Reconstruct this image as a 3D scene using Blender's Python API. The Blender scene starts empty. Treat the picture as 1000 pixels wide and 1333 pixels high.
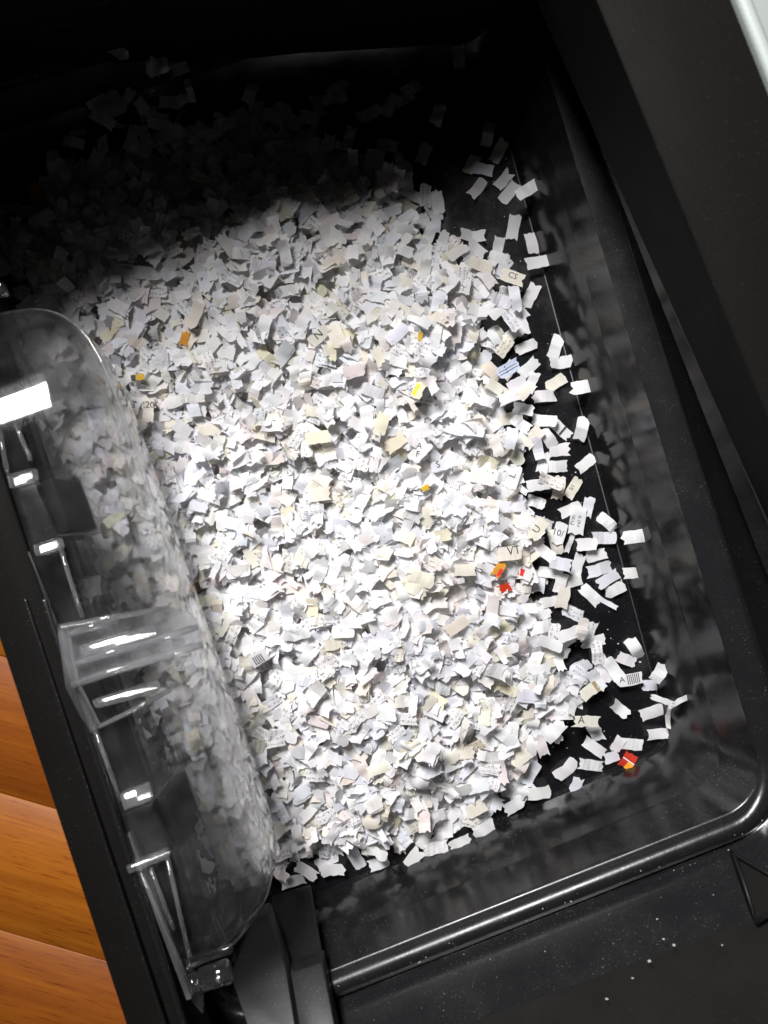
import bpy, bmesh, math, random
import numpy as np
from mathutils import Vector, Matrix
random.seed(7); RNG = np.random.default_rng(11)
scene = bpy.context.scene
C = scene.collection
MM = 0.001
R = math.radians

# ------------------------------------------------------------------ camera
CAM_H = 0.418; F_PX = 1046.0; CX, CY = 500.0, 666.5
cam_d = bpy.data.cameras.new('camera'); cam = bpy.data.objects.new('camera', cam_d); C.objects.link(cam)
cam.location = (0, 0, CAM_H); cam_d.sensor_fit = 'VERTICAL'; cam_d.sensor_height = 24.0
cam_d.lens = F_PX / 1333.0 * 24.0; cam_d.clip_start = 0.01; cam_d.clip_end = 20.0
scene.camera = cam
cam_d.dof.use_dof = True; cam_d.dof.focus_distance = 0.395; cam_d.dof.aperture_fstop = 6.5
def at(px, py, z):                       # photograph pixel -> point at height z (metres)
    s = (CAM_H - z) / F_PX
    return Vector(((px - CX) * s, -(py - CY) * s, z))

# ------------------------------------------------------------------ light
w = bpy.data.worlds.new('World'); scene.world = w; w.use_nodes = True
w.node_tree.nodes['Background'].inputs[0].default_value = (0.9, 0.95, 1.0, 1)
w.node_tree.nodes['Background'].inputs[1].default_value = 0.005
def area(name, loc, target, size, size_y, power, col):
    l = bpy.data.lights.new(name, 'AREA'); l.shape = 'RECTANGLE'; l.size = size; l.size_y = size_y
    l.energy = power; l.color = col
    o = bpy.data.objects.new(name, l); C.objects.link(o); o.location = loc
    d = Vector(target) - Vector(loc); o.rotation_euler = d.to_track_quat('-Z', 'Y').to_euler()
    return o
UP = Vector((-0.277, 0.961, 0)); ELEV = R(52); DIST = 1.3
key = area('ceiling_lamp', tuple(UP * math.cos(ELEV) * DIST + Vector((-0.136, -0.039, math.sin(ELEV) * DIST))), (0, 0, 0), 0.32, 0.42, 37.0, (1.0, 0.978, 0.975))
vs = scene.view_settings; vs.view_transform = 'Standard'; vs.look = 'None'; vs.exposure = 0.0; vs.gamma = 1.0
scene.cycles.use_denoising = True
scene.cycles.max_bounces = 14; scene.cycles.transparent_max_bounces = 24; scene.cycles.transmission_bounces = 10
scene.cycles.sample_clamp_indirect = 6.0; scene.cycles.blur_glossy = 0.5

# ------------------------------------------------------------------ materials
def mat(name):
    m = bpy.data.materials.new(name); m.use_nodes = True
    nt = m.node_tree; b = nt.nodes['Principled BSDF']
    return m, nt, b
def node(nt, t, **kw):
    n = nt.nodes.new(t)
    for k, v in kw.items():
        if k in ('op', 'blend'): setattr(n, 'operation' if k == 'op' else 'blend_type', v)
        else: n.inputs[k].default_value = v
    return n
def ramp(nt, fac, stops):
    r = nt.nodes.new('ShaderNodeValToRGB'); e = r.color_ramp.elements
    e[0].position, e[0].color = stops[0][0], stops[0][1]; e[1].position, e[1].color = stops[-1][0], stops[-1][1]
    for p, c in stops[1:-1]:
        x = e.new(p); x.color = c
    nt.links.new(fac, r.inputs[0]); return r.outputs[0]
def g(v): return (v, v, v, 1)
def math_n(nt, op, a, b=None, c=None):
    n = nt.nodes.new('ShaderNodeMath'); n.operation = op
    for i, x in enumerate((a, b, c)):
        if x is None: continue
        if isinstance(x, (int, float)): n.inputs[i].default_value = x
        else: nt.links.new(x, n.inputs[i])
    return n.outputs[0]

def black_plastic(name, base, rough, smudge, bump=0.02, grain=900, dust=0.0, spec=0.5):
    m, nt, b = mat(name)
    tc = nt.nodes.new('ShaderNodeTexCoord'); L = nt.links
    n1 = node(nt, 'ShaderNodeTexNoise', Scale=38.0, Detail=6.0, Roughness=0.65); L.new(tc.outputs['Object'], n1.inputs['Vector'])
    n2 = node(nt, 'ShaderNodeTexNoise', Scale=float(grain), Detail=3.0); L.new(tc.outputs['Object'], n2.inputs['Vector'])
    L.new(ramp(nt, n1.outputs[0], [(0.3, g(rough)), (0.75, g(min(1, rough + smudge)))]), b.inputs['Roughness'])
    n3 = node(nt, 'ShaderNodeTexNoise', Scale=1500.0, Detail=2.0); L.new(tc.outputs['Object'], n3.inputs['Vector'])
    dn = math_n(nt, 'MULTIPLY', ramp(nt, n3.outputs[0], [(0.66, g(0)), (0.74, g(1))]), ramp(nt, n1.outputs[0], [(0.4, g(0.1)), (0.65, g(1))]))
    mx = nt.nodes.new('ShaderNodeMix'); mx.data_type = 'RGBA'
    L.new(math_n(nt, 'MULTIPLY', dn, dust), mx.inputs[0]); mx.inputs[6].default_value = base + (1,); mx.inputs[7].default_value = (0.35, 0.35, 0.34, 1)
    L.new(mx.outputs[2], b.inputs['Base Color'])
    bp = node(nt, 'ShaderNodeBump', Strength=bump, Distance=0.0006); L.new(n2.outputs[0], bp.inputs['Height']); L.new(bp.outputs[0], b.inputs['Normal'])
    b.inputs['IOR'].default_value = 1.5; b.inputs['Specular IOR Level'].default_value = spec
    return m
M_FLOOR = black_plastic('glossy_black_plastic_floor', (0.006, 0.006, 0.007), 0.1, 0.3, 0.05, 500, 0.5)
M_WALL = black_plastic('glossy_black_plastic_wall', (0.006, 0.006, 0.0065), 0.1, 0.2, 0.06, 160, 0.6, 0.8)
M_UPPER = black_plastic('satin_black_plastic', (0.010, 0.010, 0.011), 0.14, 0.2, 0.05, 250, 0.4, 0.6)
M_PANEL = black_plastic('panel_black_plastic', (0.007, 0.007, 0.0072), 0.35, 0.2, 0.05, 700, 0.4, 0.25)
M_RIM = black_plastic('matte_black_plastic', (0.0055, 0.005, 0.0045), 0.6, 0.15, 0.2, 1400, 0.08, 0.08)
M_LIP = black_plastic('lip_black_plastic', (0.010, 0.010, 0.011), 0.2, 0.2, 0.08, 600, 0.45, 0.42)
M_GREY = black_plastic('grey_shell_plastic', (0.36, 0.40, 0.375), 0.5, 0.1, 0.2, 1200, 0.0)

def clear_plastic(name, refr, milk0, milk1, rough):
    m, nt, b = mat(name); nt.nodes.remove(b); L = nt.links
    out = nt.nodes['Material Output']
    tc = nt.nodes.new('ShaderNodeTexCoord')
    n1 = node(nt, 'ShaderNodeTexNoise', Scale=45.0, Detail=5.0); L.new(tc.outputs['Object'], n1.inputs['Vector'])
    bp = node(nt, 'ShaderNodeBump', Strength=0.09, Distance=0.002); L.new(n1.outputs[0], bp.inputs['Height'])
    tr = node(nt, 'ShaderNodeBsdfTransparent', Color=(0.98, 0.982, 0.985, 1))
    rf = node(nt, 'ShaderNodeBsdfRefraction', Color=(0.98, 0.982, 0.985, 1), Roughness=0.1, IOR=1.45)
    L.new(bp.outputs[0], rf.inputs['Normal'])
    df = node(nt, 'ShaderNodeBsdfDiffuse', Color=(0.6, 0.61, 0.63, 1))
    gl = node(nt, 'ShaderNodeBsdfGlossy', Color=(1, 1, 1, 1), Roughness=rough)
    m1 = nt.nodes.new('ShaderNodeMixShader'); m1.inputs[0].default_value = refr
    L.new(tr.outputs[0], m1.inputs[1]); L.new(rf.outputs[0], m1.inputs[2])
    m3 = nt.nodes.new('ShaderNodeMixShader')
    L.new(ramp(nt, n1.outputs[0], [(0.4, g(milk0)), (0.8, g(milk1))]), m3.inputs[0])
    L.new(m1.outputs[0], m3.inputs[1]); L.new(df.outputs[0], m3.inputs[2])
    fr = nt.nodes.new('ShaderNodeLayerWeight'); fr.inputs[0].default_value = 0.5
    f5 = math_n(nt, 'POWER', fr.outputs['Facing'], 3.2)
    fac = math_n(nt, 'MULTIPLY_ADD', f5, 0.85, 0.04)
    m2 = nt.nodes.new('ShaderNodeMixShader'); L.new(fac, m2.inputs[0]); L.new(m3.outputs[0], m2.inputs[1]); L.new(gl.outputs[0], m2.inputs[2])
    L.new(m2.outputs[0], out.inputs[0])
    return m
M_CLEAR = clear_plastic('clear_plastic', 0.2, 0.004, 0.03, 0.075)
M_EDGE = clear_plastic('clear_plastic_moulded_edge', 0.35, 0.05, 0.13, 0.06)
M_LATCH = clear_plastic('clear_plastic_latch', 0.25, 0.03, 0.11, 0.08)

def wood(name, c1, c2, seed):
    m, nt, b = mat(name); L = nt.links
    tc = nt.nodes.new('ShaderNodeTexCoord')
    oi = nt.nodes.new('ShaderNodeObjectInfo')
    ad = nt.nodes.new('ShaderNodeVectorMath'); ad.operation = 'ADD'; ad.inputs[1].default_value = (seed, seed * 2.3, 0)
    L.new(tc.outputs['Object'], ad.inputs[0])
    mp = node(nt, 'ShaderNodeMapping', Scale=(9.0, 130.0, 20.0)); L.new(ad.outputs[0], mp.inputs[0])
    n1 = node(nt, 'ShaderNodeTexNoise', Scale=1.0, Detail=8.0, Roughness=0.6, Distortion=0.6); L.new(mp.outputs[0], n1.inputs['Vector'])
    mp2 = node(nt, 'ShaderNodeMapping', Scale=(45.0, 700.0, 20.0), Rotation=(0, 0, R(4))); L.new(ad.outputs[0], mp2.inputs[0])
    n2 = node(nt, 'ShaderNodeTexNoise', Scale=1.0, Detail=5.0, Roughness=0.75); L.new(mp2.outputs[0], n2.inputs['Vector'])
    col = ramp(nt, n1.outputs[0], [(0.3, c1 + (1,)), (0.7, c2 + (1,))])
    mx = nt.nodes.new('ShaderNodeMix'); mx.data_type = 'RGBA'; mx.blend_type = 'MULTIPLY'
    L.new(ramp(nt, n2.outputs[0], [(0.54, g(0)), (0.66, g(0.8))]), mx.inputs[0]); L.new(col, mx.inputs[6]); mx.inputs[7].default_value = (0.45, 0.28, 0.14, 1)
    L.new(mx.outputs[2], b.inputs['Base Color'])
    b.inputs['Roughness'].default_value = 0.45; b.inputs['Specular IOR Level'].default_value = 0.3
    bp = node(nt, 'ShaderNodeBump', Strength=0.15, Distance=0.0004); L.new(n2.outputs[0], bp.inputs['Height']); L.new(bp.outputs[0], b.inputs['Normal'])
    return m
M_WOOD_L = wood('golden_oak_board', (0.21, 0.058, 0.004), (0.31, 0.098, 0.008), 3.1)
M_WOOD_D = wood('reddish_oak_board', (0.155, 0.038, 0.004), (0.235, 0.068, 0.006), 9.7)

def paper():
    m, nt, b = mat('paper'); L = nt.links
    ca = nt.nodes.new('ShaderNodeAttribute'); ca.attribute_name = 'tint'
    ua = nt.nodes.new('ShaderNodeAttribute'); ua.attribute_name = 'chipuv'
    sx = nt.nodes.new('ShaderNodeSeparateXYZ'); L.new(ua.outputs['Vector'], sx.inputs[0])
    # rows of small print on the chips that carry some
    row = math_n(nt, 'FRACT', math_n(nt, 'MULTIPLY_ADD', sx.outputs[1], 0.42, sx.outputs[2]))
    inrow = math_n(nt, 'LESS_THAN', math_n(nt, 'ABSOLUTE', math_n(nt, 'SUBTRACT', row, 0.5)), 0.24)
    mp = node(nt, 'ShaderNodeMapping', Scale=(1.6, 0.9, 9.0)); L.new(ua.outputs['Vector'], mp.inputs[0])
    n = node(nt, 'ShaderNodeTexNoise', Scale=1.0, Detail=1.5); L.new(mp.outputs[0], n.inputs['Vector'])
    glyph = math_n(nt, 'GREATER_THAN', n.outputs[0], 0.53)
    has = math_n(nt, 'GREATER_THAN', sx.outputs[2], 0.89)
    ink = math_n(nt, 'MULTIPLY', math_n(nt, 'MULTIPLY', inrow, glyph), has)
    mx = nt.nodes.new('ShaderNodeMix'); mx.data_type = 'RGBA'
    L.new(math_n(nt, 'MULTIPLY', ink, 0.6), mx.inputs[0]); L.new(ca.outputs['Color'], mx.inputs[6]); mx.inputs[7].default_value = (0.06, 0.06, 0.07, 1)
    tc = nt.nodes.new('ShaderNodeTexCoord')
    n2 = node(nt, 'ShaderNodeTexNoise', Scale=900.0, Detail=4.0); L.new(tc.outputs['Object'], n2.inputs['Vector'])
    bp = node(nt, 'ShaderNodeBump', Strength=0.12, Distance=0.0003); L.new(n2.outputs[0], bp.inputs['Height'])
    L.new(mx.outputs[2], b.inputs['Base Color']); L.new(bp.outputs[0], b.inputs['Normal'])
    b.inputs['Roughness'].default_value = 0.75; b.inputs['Specular IOR Level'].default_value = 0.25
    tl = nt.nodes.new('ShaderNodeBsdfTranslucent'); L.new(mx.outputs[2], tl.inputs[0])
    ms = nt.nodes.new('ShaderNodeMixShader'); ms.inputs[0].default_value = 0.38
    L.new(b.outputs[0], ms.inputs[1]); L.new(tl.outputs[0], ms.inputs[2]); L.new(ms.outputs[0], nt.nodes['Material Output'].inputs[0])
    return m
M_PAPER = paper()
def flat(name, col, rough=0.7):
    m, nt, b = mat(name); b.inputs['Base Color'].default_value = col + (1,); b.inputs['Roughness'].default_value = rough; return m
M_INK = flat('black_ink', (0.035, 0.035, 0.04)); M_RED = flat('red_ink', (0.62, 0.02, 0.012)); M_ORANGE = flat('orange_ink', (0.75, 0.33, 0.02))

# ------------------------------------------------------------------ helpers
def obj(name, verts, faces, m, parent=None, smooth=False):
    me = bpy.data.meshes.new(name); me.from_pydata([tuple(v) for v in verts], [], faces); me.update()
    bm = bmesh.new(); bm.from_mesh(me); bmesh.ops.recalc_face_normals(bm, faces=bm.faces); bm.to_mesh(me); bm.free()
    if smooth: me.polygons.foreach_set('use_smooth', [True] * len(me.polygons))
    me.materials.append(m)
    o = bpy.data.objects.new(name, me); C.objects.link(o)
    if parent: o.parent = parent
    return o
def thing(name, label, cat, group=None):
    o = bpy.data.objects.new(name, None); o.empty_display_size = 0.02; C.objects.link(o)
    o['label'] = label; o['category'] = cat
    if group: o['group'] = group
    return o
def bevel(o, width, seg=3, angle=35):
    md = o.modifiers.new('bevel', 'BEVEL'); md.width = width; md.segments = seg; md.limit_method = 'ANGLE'; md.angle_limit = R(angle)
    o.data.polygons.foreach_set('use_smooth', [True] * len(o.data.polygons)); return o
def prism(name, pts, th, m, parent, bev=0.0008):         # pts: world Vectors of the upper face, extruded down by th
    n = len(pts); v = list(pts) + [p - Vector((0, 0, th)) for p in pts]
    f = [tuple(range(n)), tuple(range(2 * n - 1, n - 1, -1))] + [(i, i + n, (i + 1) % n + n, (i + 1) % n) for i in range(n)]
    o = obj(name, v, f, m, parent)
    if bev: bevel(o, bev)
    return o
def tube(name, pts, r, m, parent, seg=10):
    vs_, fs = [], []
    pts = [Vector(p) for p in pts]
    for i, p in enumerate(pts):
        d = (pts[min(i + 1, len(pts) - 1)] - pts[max(i - 1, 0)]).normalized()
        a = d.cross(Vector((0, 0, 1)));  a = a.normalized() if a.length > 1e-6 else Vector((1, 0, 0)); b = d.cross(a)
        ri = r[i] if isinstance(r, (list, tuple)) else r
        vs_ += [p + (a * math.cos(2 * math.pi * k / seg) + b * math.sin(2 * math.pi * k / seg)) * ri for k in range(seg)]
    for i in range(len(pts) - 1):
        for k in range(seg):
            fs.append((i * seg + k, i * seg + (k + 1) % seg, (i + 1) * seg + (k + 1) % seg, (i + 1) * seg + k))
    fs.append(tuple(range(seg))); fs.append(tuple((len(pts) - 1) * seg + k for k in range(seg)))
    return obj(name, vs_, fs, m, parent, True)

# ------------------------------------------------------------------ floor of wooden boards
floor_root = bpy.data.objects.new('floor', None); C.objects.link(floor_root); floor_root['kind'] = 'structure'
FZ = -0.006; FA = R(-16.2)
fd = Vector((math.cos(FA), math.sin(FA), 0)); fn = Vector((-fd.y, fd.x, 0))
s1 = at(0, 1032, FZ); s2 = at(0, 1211, FZ); bw = abs((s1 - s2).dot(fn))
for k in range(-6, 9):
    top = s1.dot(fn) + (k) * bw                          # board k lies below this seam; k = 0 is the light one
    m = M_WOOD_D if k in (1, -1) else (M_WOOD_L if k % 2 == 0 else M_WOOD_D)
    x0, x1 = -0.75, 0.75; y0 = -bw + 0.00025; y1 = -0.00025
    v = [(x0, y0, 0), (x1, y0, 0), (x1, y1, 0), (x0, y1, 0), (x0, y0, -0.012), (x1, y0, -0.012), (x1, y1, -0.012), (x0, y1, -0.012)]
    f = [(0, 1, 2, 3), (7, 6, 5, 4), (0, 4, 5, 1), (1, 5, 6, 2), (2, 6, 7, 3), (3, 7, 4, 0)]
    o = obj('floor_board', v, f, m, floor_root); bevel(o, 0.0003, 1)
    o.location = fn * top + Vector((0, 0, FZ)) + fd * (k * 0.37 % 0.2); o.rotation_euler = (0, 0, FA)

# ------------------------------------------------------------------ the bin
BIN = thing('shredder_bin', 'glossy black plastic bin half full of shredded paper, standing on the wooden floor', 'bin')
NARC = 10
def ring(c, rad):                                        # c: four corners (TL, TR, BR, BL) as Vectors, rad: four radii
    out = []
    for i in range(4):
        p, a, b = c[i], c[i - 1], c[(i + 1) % 4]
        da = (a - p).normalized(); db = (b - p).normalized()
        half = da.angle(db) / 2; t = rad[i] / math.tan(half)
        s, e = p + da * t, p + db * t
        ctr = p + (da + db).normalized() * (rad[i] / math.sin(half))
        for k in range(NARC + 1):
            q = k / NARC
            ang = q * (math.pi - 2 * half)
            v0 = (s - ctr); v1 = (e - ctr); th = v0.angle(v1)
            out.append(ctr + v0 * (math.sin((1 - q) * th) / math.sin(th)) + v1 * (math.sin(q * th) / math.sin(th)))
    return out
def offset(rg, d, dz):                                   # outward offset in plan
    n = len(rg); out = []
    for i in range(n):
        t = rg[(i + 1) % n] - rg[i - 1]; nn = Vector((t.y, -t.x, 0)).normalized()   # rings run TL,TR,BR,BL = clockwise seen from above: outward is left of travel
        out.append(rg[i] + Vector((-nn.x, -nn.y, 0)) * d + Vector((0, 0, dz)))
    return out
def P(lst): return [at(x, y, z * MM) for x, y, z in lst]
ringF = ring(P([(-12, 249, 0), (632, 66, 0), (875, 969, 0), (312, 1207, 0)]), [12 * MM, 12 * MM, 17 * MM, 12 * MM])
ringL = ring(P([(-90, 142, 48), (664, -76, 48), (1005, 1039, 60), (298, 1318, 60)]), [16 * MM, 16 * MM, 24 * MM, 14 * MM])
ringA = ring(P([(-135, 79, 90), (634, -143, 90), (1196, 1119, 90), (311, 1441, 86)]), [18 * MM, 18 * MM, 30 * MM, 14 * MM])
ringB = ring(P([(-192, 21, 112), (637, -341, 150), (1283, 1236, 124), (324, 1590, 105)]), [20 * MM, 20 * MM, 34 * MM, 14 * MM])
ringC = ring(P([(-272, 2, 111), (815, -341, 150), (1463, 1285, 124), (269, 1650, 103)]), [22 * MM, 22 * MM, 34 * MM, 16 * MM])
def loft(name, rings, m, cap0=False, smooth=True, parent=BIN):
    n = len(rings[0]); v = [p for r_ in rings for p in r_]; f = []
    for j in range(len(rings) - 1):
        for i in range(n):
            f.append((j * n + i, j * n + (i + 1) % n, (j + 1) * n + (i + 1) % n, (j + 1) * n + i))
    if cap0: f.append(tuple(range(n)))
    return obj(name, v, f, m, parent, smooth)
def mix(a, b, t): return [p.lerp(q, t) for p, q in zip(a, b)]
# floor sheet with its rounded edge
din = offset(ringF, -3.5 * MM, 0)
loft('floor_panel', [offset(ringF, -6 * MM, 0), offset(ringF, -0.8 * MM, 0), offset(ringF, 0.6 * MM, 3.2 * MM)], M_FLOOR, True, False)
M_SCUFF_GLINT = black_plastic('scuff_and_glint_edge', (0.10, 0.10, 0.10), 0.5, 0.2, 0.3, 2500, 0.8)  # pale grey holds the crease highlight as well as real scuffs
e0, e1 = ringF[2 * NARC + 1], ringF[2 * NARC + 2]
tube('edge_scuff_glint', [e0 + Vector((-.0006, 0, .0002)), e1 + Vector((-.0006, 0, .0002))], 0.0005, M_SCUFF_GLINT, BIN, 6)  # thin tube added to carry the painted crease highlight and the scuffs
w0 = offset(ringF, 0.6 * MM, 3.2 * MM)
w_ = [w0] + [mix(w0, ringL, t) for t in (0.12, 0.5)]
kink = offset(mix(w0, ringL, 0.56), 0.7 * MM, 0.2 * MM)
w_ += [kink, mix(kink, ringL, 0.08), mix(kink, ringL, 0.85), offset(ringL, -0.5 * MM, -1 * MM)]
loft('lower_wall', w_, M_WALL)
n_arc = NARC + 1
def bead(i):                                             # ring index -> height of the bead: full along the front, none along the right side
    if i < n_arc: return 1.0
    if i < 2 * n_arc: return 0.0
    if i < 3 * n_arc: return min(1.0, (i - 2 * n_arc) / (NARC * 0.8))
    return 1.0
lip = [offset(ringL, -0.5 * MM, -1 * MM)]
for d, z in ((0.3, -0.6), (0.8, 1.4), (2.0, 3.4), (3.8, 4.7), (6.0, 5.0), (8.4, 4.2), (10.2, 2.4), (11.0, 0.2), (12.0, -0.8)):
    r_ = offset(ringL, d * MM, 0)
    lip.append([p + Vector((0, 0, (-1 + (z + 1) * bead(i)) * MM)) for i, p in enumerate(r_)])
loft('lip', lip, M_LIP)
lo = lip[-1]
up = [lo, offset(lo, 1.2 * MM, 0.6 * MM)] + [mix(lo, ringA, t) for t in (0.12, 0.6, 0.97)]
loft('upper_wall', up + [ringA], M_UPPER)
ob = [ringA, mix(ringA, ringB, 0.04), mix(ringA, ringB, 0.5), mix(ringA, ringB, 0.94), mix(ringA, ringB, 1.0)]
loft('collar', ob, M_RIM)
rimr = [ringB, [p + Vector((0, 0, 0.8 * MM)) for p in mix(ringB, ringC, 0.03)], [p + Vector((0, 0, 0.8 * MM)) for p in mix(ringB, ringC, 0.5)], [p + Vector((0, 0, 0.3 * MM)) for p in mix(ringB, ringC, 0.97)], ringC]
loft('rim', rimr, M_RIM)
# outside of the bin down to the floor
base = [Vector((p.x * 0.93, p.y * 0.95, FZ)) for p in ringC]
loft('outer_wall', [ringC, offset(ringC, 0.2 * MM, -2 * MM), mix(ringC, base, 0.5), base], M_RIM)

# slant-topped plate added out of view, shaped to shade the bin's far end
ud = Vector((0.961, 0.277, 0)); bv = []
for nn in (0.239, 0.245):
    for u_, z_ in ((-.17, .085), (-.17, .252), (.17, .167), (.17, .085)): bv.append(UP * nn + ud * u_ + Vector((0, 0, z_)))
bw_ = obj('shade_plate', bv, [(0, 1, 2, 3), (7, 6, 5, 4), (0, 4, 5, 1), (1, 5, 6, 2), (2, 6, 7, 3), (3, 7, 4, 0)], M_RIM, BIN); bevel(bw_, 0.0015, 3)
# light grey shell running along the outside of the right rim
p0, p1 = at(956 - 0.3985 * 260, -260, 0.1475), at(956 + 0.3985 * 700, 700, 0.133)
dirv = (p1 - p0).normalized(); outv = Vector((dirv.y, -dirv.x, 0)).normalized()
if outv.x < 0: outv = -outv
prof = [(-0.2, -4), (-0.2, 1.0), (0.6, 2.2), (2.2, 2.6), (4.0, 2.0), (6.0, -0.5), (30, -12), (44, -60), (40, -60), (4, -10)]
v, f = [], []
for p in (p0, p1):
    v += [p + outv * a * MM + Vector((0, 0, b * MM)) for a, b in prof]
n = len(prof)
f = [(i, (i + 1) % n, (i + 1) % n + n, i + n) for i in range(n)] + [tuple(range(n)), tuple(range(2 * n - 1, n - 1, -1))]
sh = obj('outer_shell', v, f, M_GREY, BIN); bevel(sh, 0.0006, 2, 20)

# corner pocket moulded at the lower right corner
g0 = [at(956, 1112, 0.0735), at(985, 1202, 0.0925), at(1040, 1160, 0.0955)]
for a, b in ((0, 1), (0, 2), (1, 2)):
    tube('corner_rib', [g0[a], g0[a].lerp(g0[b], 0.5) + Vector((0, 0, 0.0006)), g0[b]], [0.0011, 0.0009, 0.0006], M_PANEL, BIN)
prism('corner_pocket', [p - Vector((0, 0, 0.0012)) for p in g0], 0.004, M_RIM, BIN, 0)

# panel and bracket at the lower left corner, where the lip stops
prism('corner_panel', [at(352, 1172, 0.016), at(404, 1158, 0.016), at(419, 1246, 0.060), at(366, 1264, 0.060)], 0.006, M_PANEL, BIN)
prism('corner_panel', [at(368, 1269, 0.0655), at(420, 1251, 0.0655), at(440, 1350, 0.088), at(390, 1362, 0.088)], 0.010, M_PANEL, BIN)
prism('bracket', [at(330, 1195, 0.045), at(348, 1190, 0.045), at(372, 1262, 0.070), at(388, 1352, 0.090), at(330, 1365, 0.090), at(300, 1270, 0.070)], 0.012, M_PANEL, BIN)

# ------------------------------------------------------------------ clear window clipped into the left wall
WIN = bpy.data.objects.new('viewing_window', None); C.objects.link(WIN); WIN.parent = BIN
wa = at(-88, 386, 0.105); wb = at(247, 1290, 0.105)
wd = (wb - wa).normalized(); wn = Vector((-wd.y, wd.x, 0))
if wn.x < 0: wn = -wn
WL = (wb - wa).length
profile = [(-2, 3.2), (6, 1.4), (12, 0.1), (18, -1.25), (24, -2.6), (30, -4.0), (35, -7.6), (38.6, -14), (41, -24), (42, -34), (42.3, -44), (41.5, -56), (39, -68), (34, -78), (26, -84), (14, -87), (-2, -88)]
NS = 64; v = []; f = []
for i in range(NS + 1):
    # denser stations towards the rounded ends
    q = 0.5 - 0.5 * math.cos(math.pi * i / NS)
    x = 2 * q - 1
    pw = 8.0 if x < 0 else 12.0
    e = max(0.0, 1 - abs(x) ** pw) ** (1 / (2.6 if x < 0 else 2.1)); wide = 1.1 - 0.17 * q
    ez = e if x > 0 else 1.0
    endz = 0.0095 * max(0.0, 61.5 - WL * q / MM) ** 2
    c = wa + wd * (WL * q)
    for a, z in profile:
        zz = -40 + (z + 40) * (0.45 + 0.55 * ez) * (1 - endz / 40)
        aa = -2 + (a + 2) * e * wide
        v.append(c + wn * aa * MM + Vector((0, 0, zz * MM)))
n = len(profile)
for i in range(NS):
    for k in range(n - 1):
        f.append((i * n + k, i * n + k + 1, (i + 1) * n + k + 1, (i + 1) * n + k))
dome = obj('dome', v, f, M_CLEAR, WIN, True)
kr = [k for k, q in enumerate(profile) if q == (42, -34)][0]
tube('edge_highlight', [v[i * n + kr] + wn * 0.0002 for i in range(1, NS)], 0.0006, M_EDGE, WIN, 8)  # milky tube added along the bulge to paint the dome's bright edge reflection
sol = dome.modifiers.new('thickness', 'SOLIDIFY'); sol.thickness = 0.0022; sol.offset = -1
# flange, rails
def wp(s, a, z): return wa + wd * (s * MM) + wn * (a * MM) + Vector((0, 0, z * MM))
LM = WL / MM
for s_a, s_b, a0, a1 in ((64, 122, -1.5, 0.8), (150, 196, -1.5, 0.8), (222, LM + 2, -1.5, 0.8), (8, 64, -1.5, 0.8)):
    prism('flange', [wp(s_a, a0, 2.6), wp(s_a, a1, 2.8), wp(s_b, a1, 2.8), wp(s_b, a0, 2.6)], 0.004, M_EDGE, WIN, 0.0006)
for pa, pb in (((36, 719), (74, 816)), ((76, 705), (107, 804)), ((121, 942), (157, 1042)), ((180, 1127), (240, 1268)), ((218, 1118), (247, 1246)), ((20, 550), (40, 600)), ((0, 560), (12, 632)), ((196, 1130), (226, 1210))):
    tube('rail', [at(pa[0], pa[1], 0.1085), at(pb[0], pb[1], 0.1065)], 0.0009, M_EDGE, WIN, 8)
def lean(quad, z0, ka=0.25, ks=0.34):
    c = at(sum(q[0] for q in quad) / len(quad), sum(q[1] for q in quad) / len(quad), z0); out = []
    for x, y in quad:
        d = at(x, y, z0) - c
        out.append(at(x, y, z0 - ka * d.dot(wn) + ks * d.dot(wd)))
    return out
def slab(name, quad, z, th, m, bev): return prism(name, [at(x, y, z) for x, y in quad], th, m, WIN, bev)
for q in ([(8, 618), (42, 609), (45, 626), (12, 636)], [(42, 710), (75, 699), (79, 714), (46, 725)], [(155, 1034), (190, 1022), (197, 1043), (161, 1056)], [(163, 1128), (216, 1108), (219, 1118), (167, 1139)]):
    prism('clip', lean(q, 0.111), 0.005, M_LATCH, WIN, 0.0007)
# black posts of the wall seen between the clips
for q in ([(10, 640), (46, 629), (75, 698), (40, 710)], [(160, 1058), (196, 1046), (226, 1106), (180, 1124)]):
    prism('wall_post', [at(x, y, 0.103) for x, y in q], 0.05, M_UPPER, BIN, 0.0008)
for q in ([(52, 628), (68, 622), (92, 690), (78, 696)], [(204, 1040), (216, 1036), (240, 1100), (230, 1104)]):
    prism('wall_slot', [at(x, y, 0.100) for x, y in q], 0.03, M_RIM, BIN, 0.0004)
# the latch, a clear tongue over the dome
lt = [(75, 815, 115), (150, 803, 109.4), (222, 791, 104), (246, 796, 102.4), (258, 812, 101.8), (265, 838, 101.6), (225, 853, 105), (160, 872, 110), (93, 893, 115), (80, 856, 115)]
latch = prism('latch', [at(x, y, z * MM) for x, y, z in lt], 0.0028, M_LATCH, WIN, 0.0009)
for pts, r_ in (([(88, 826, 116.6), (122, 815, 114), (153, 805, 111.6)], 1.5), ([(98, 864, 116), (150, 848, 112), (212, 830, 107.3), (258, 816, 103.8)], 1.5), ([(93, 892, 116.4), (150, 873, 112), (225, 850, 106.4), (264, 839, 103.4)], 1.6), ([(78, 816, 115.4), (150, 803, 110), (220, 791, 104.8)], 1.1)):
    tube('latch_rib', [at(x, y, z * MM) for x, y, z in pts], r_ * MM, M_EDGE, WIN, 10)
prism('latch_tab', lean([(118, 912), (200, 887), (206, 894), (204, 902), (124, 924)], 0.110), 0.005, M_LATCH, WIN, 0.0012)
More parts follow.
